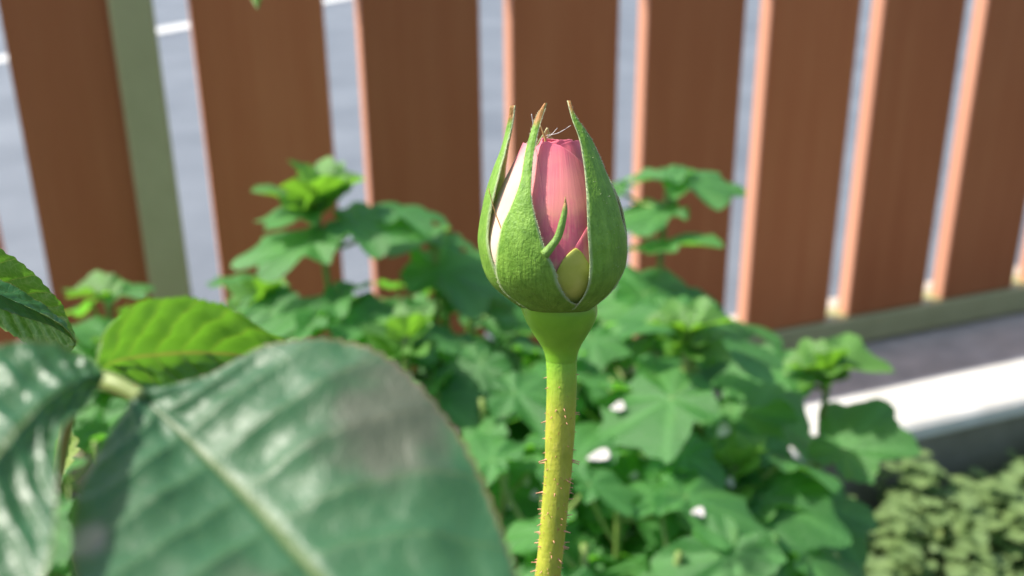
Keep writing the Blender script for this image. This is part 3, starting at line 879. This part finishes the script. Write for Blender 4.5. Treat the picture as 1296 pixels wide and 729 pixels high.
# inner petals
petal(-40, 120, -6, -4, Tab([(0, 240), (.15, 200), (.35, 181), (.6, 178), (.85, 184), (1, 215)]), seed=2, curl=2.0)
petal(80, 250, -3, -2, Tab([(0, 230), (.2, 190), (.5, 178), (.8, 185), (1, 220)]), seed=3)
# lower shaded petal crossing the opening
petal(2, 100, 1.5, 4.5, Tab([(0, 330), (.12, 306), (.22, 288), (.34, 270), (.5, 240), (.75, 212), (1, 214)]), seed=4, curl=-.5)
# outer petal whose margin sweeps down across the opening
petal(-62, 78, .5, 1.5, Tab([(0, 215), (.12, 190), (.27, 180), (.42, 182), (.55, 188), (.68, 200), (.8, 220), (.92, 255), (1, 290)]), seed=5, curl=.8)
# rolled heart
for q, (a0, a1, dr, yy) in enumerate(((-60, 150, -11, 178), (120, 330, -14, 176), (-150, 60, -19, 180), (30, 240, -24, 178))):
    petal(a0, a1, dr, dr - 3, Tab([(0, yy + 12), (.2, yy + 2), (.5, yy - 1), (.8, yy + 2), (1, yy + 12)]), y1=300, rows=24, seed=6 + q, curl=2.0)
# lime petal tip low in the opening
petal(-6, 34, 3.5, 4.5, Tab([(0, 350), (.25, 322), (.48, 305), (.62, 306), (.85, 326), (1, 346)]), y1=383, rows=20, cols=20, mat='lime_petal', seed=12, curl=-1)

# brown filament on the sunny side and silk at the tip
M['dry'] = plain('dry_filament', (.35, .20, .07), (.5, .32, .12), 300, .6, .3)
V, F = tube_geo(catmull([bp(620, 236, 66), bp(627, 262, 62), bp(632, 276, 64), bp(637, 288, 68)], 14), np.linspace(.5, 1.1, 15) * PXM, 6)
obj('filament', V, F, M['dry'], rose)
V, F = tube_geo(catmull([bp(690, 182, 10), bp(688, 174, 10), bp(684, 163, 11), bp(681, 157, 11)], 12), np.linspace(1.8, .6, 13) * PXM, 6)
obj('filament', V, F, M['dry'], rose)
M['silk'] = plain('silk', (.75, .74, .7), (.8, .8, .78), 300, .4, .5)
for a, b, sg in (((690, 173, 12), (720, 161, 22), 3.0), ((672, 147, 16), (676, 170, 14), 1), ((691, 176, 12), (704, 164, 14), 1)):
    m_ = tuple((p + q) / 2 for p, q in zip(a, b)); m_ = (m_[0], m_[1] + sg, m_[2])
    V, F = tube_geo(catmull([bp(*a), bp(*m_), bp(*b)], 10), .28 * PXM, 5)
    obj('silk_thread', V, F, M['silk'], rose)

# ------------------------------------------------------------------ fallen white petals lying on the leaves
M['white_petal'] = plain('fallen_petal', (.46, .43, .40), (.58, .55, .52), 200, .6, .3)
def fallen(px, py, w_px, h_px, ang):
    dg = bpy.context.evaluated_depsgraph_get()
    d = (at(px, py, 1.0) - CAM).normalized()
    org = CAM + d * .25
    hit, loc, nrm, idx, ob, mx = SC.ray_cast(dg, org, d)
    if not hit or loc.y > .9: return
    if nrm.dot(d) > 0: nrm = -nrm
    dist = (loc - CAM).length
    a = w_px / FPX * dist * .42; b = h_px / FPX * dist * .38 / max(.45, abs(nrm.dot(d)))
    x = RGT - nrm * RGT.dot(nrm); x.normalize(); y = nrm.cross(x)
    x, y = x * math.cos(ang) + y * math.sin(ang), y * math.cos(ang) - x * math.sin(ang)
    c0 = loc + nrm * .0012
    V, F = [], []
    for j in range(5):
        q = j / 4
        for i in range(16):
            t = i / 16 * 2 * math.pi
            rr = q * (1 - .16 * max(0, math.cos(t)) ** 8)
            V.append(c0 + x * a * rr * math.cos(t) + y * b * rr * math.sin(t) + nrm * (.0025 * q * q * (1 + .4 * math.sin(2 * t))))
    for j in range(4):
        for i in range(16):
            F.append((j * 16 + i, j * 16 + (i + 1) % 16, j * 16 + 16 + (i + 1) % 16, j * 16 + 16 + i))
    o = obj('fallen_petal', V, F, M['white_petal'])
    md = o.modifiers.new('thickness', 'SOLIDIFY'); md.thickness = .0005
    return o
bpy.context.view_layer.update()
made = [fallen(*a) for a in ((760, 584, 38, 17, .15), (813, 581, 18, 13, 0), (803, 609, 17, 14, .3), (920, 546, 24, 18, .5), (785, 520, 24, 14, 0),
                             (668, 615, 14, 13, 0), (679, 632, 14, 14, .4), (646, 643, 16, 15, 0), (882, 657, 22, 12, .2), (925, 617, 12, 16, 0))]
for i, o in enumerate(made):
    if o is None: continue
    if i == 0: tag(o, 'largest oval white petal fallen on a leaf behind the rose stem', 'petal', 'white petals fallen on the leaves')
    else: tag(o, 'small round white petal fallen on a leaf in the green clump', 'petal', 'white petals fallen on the leaves')
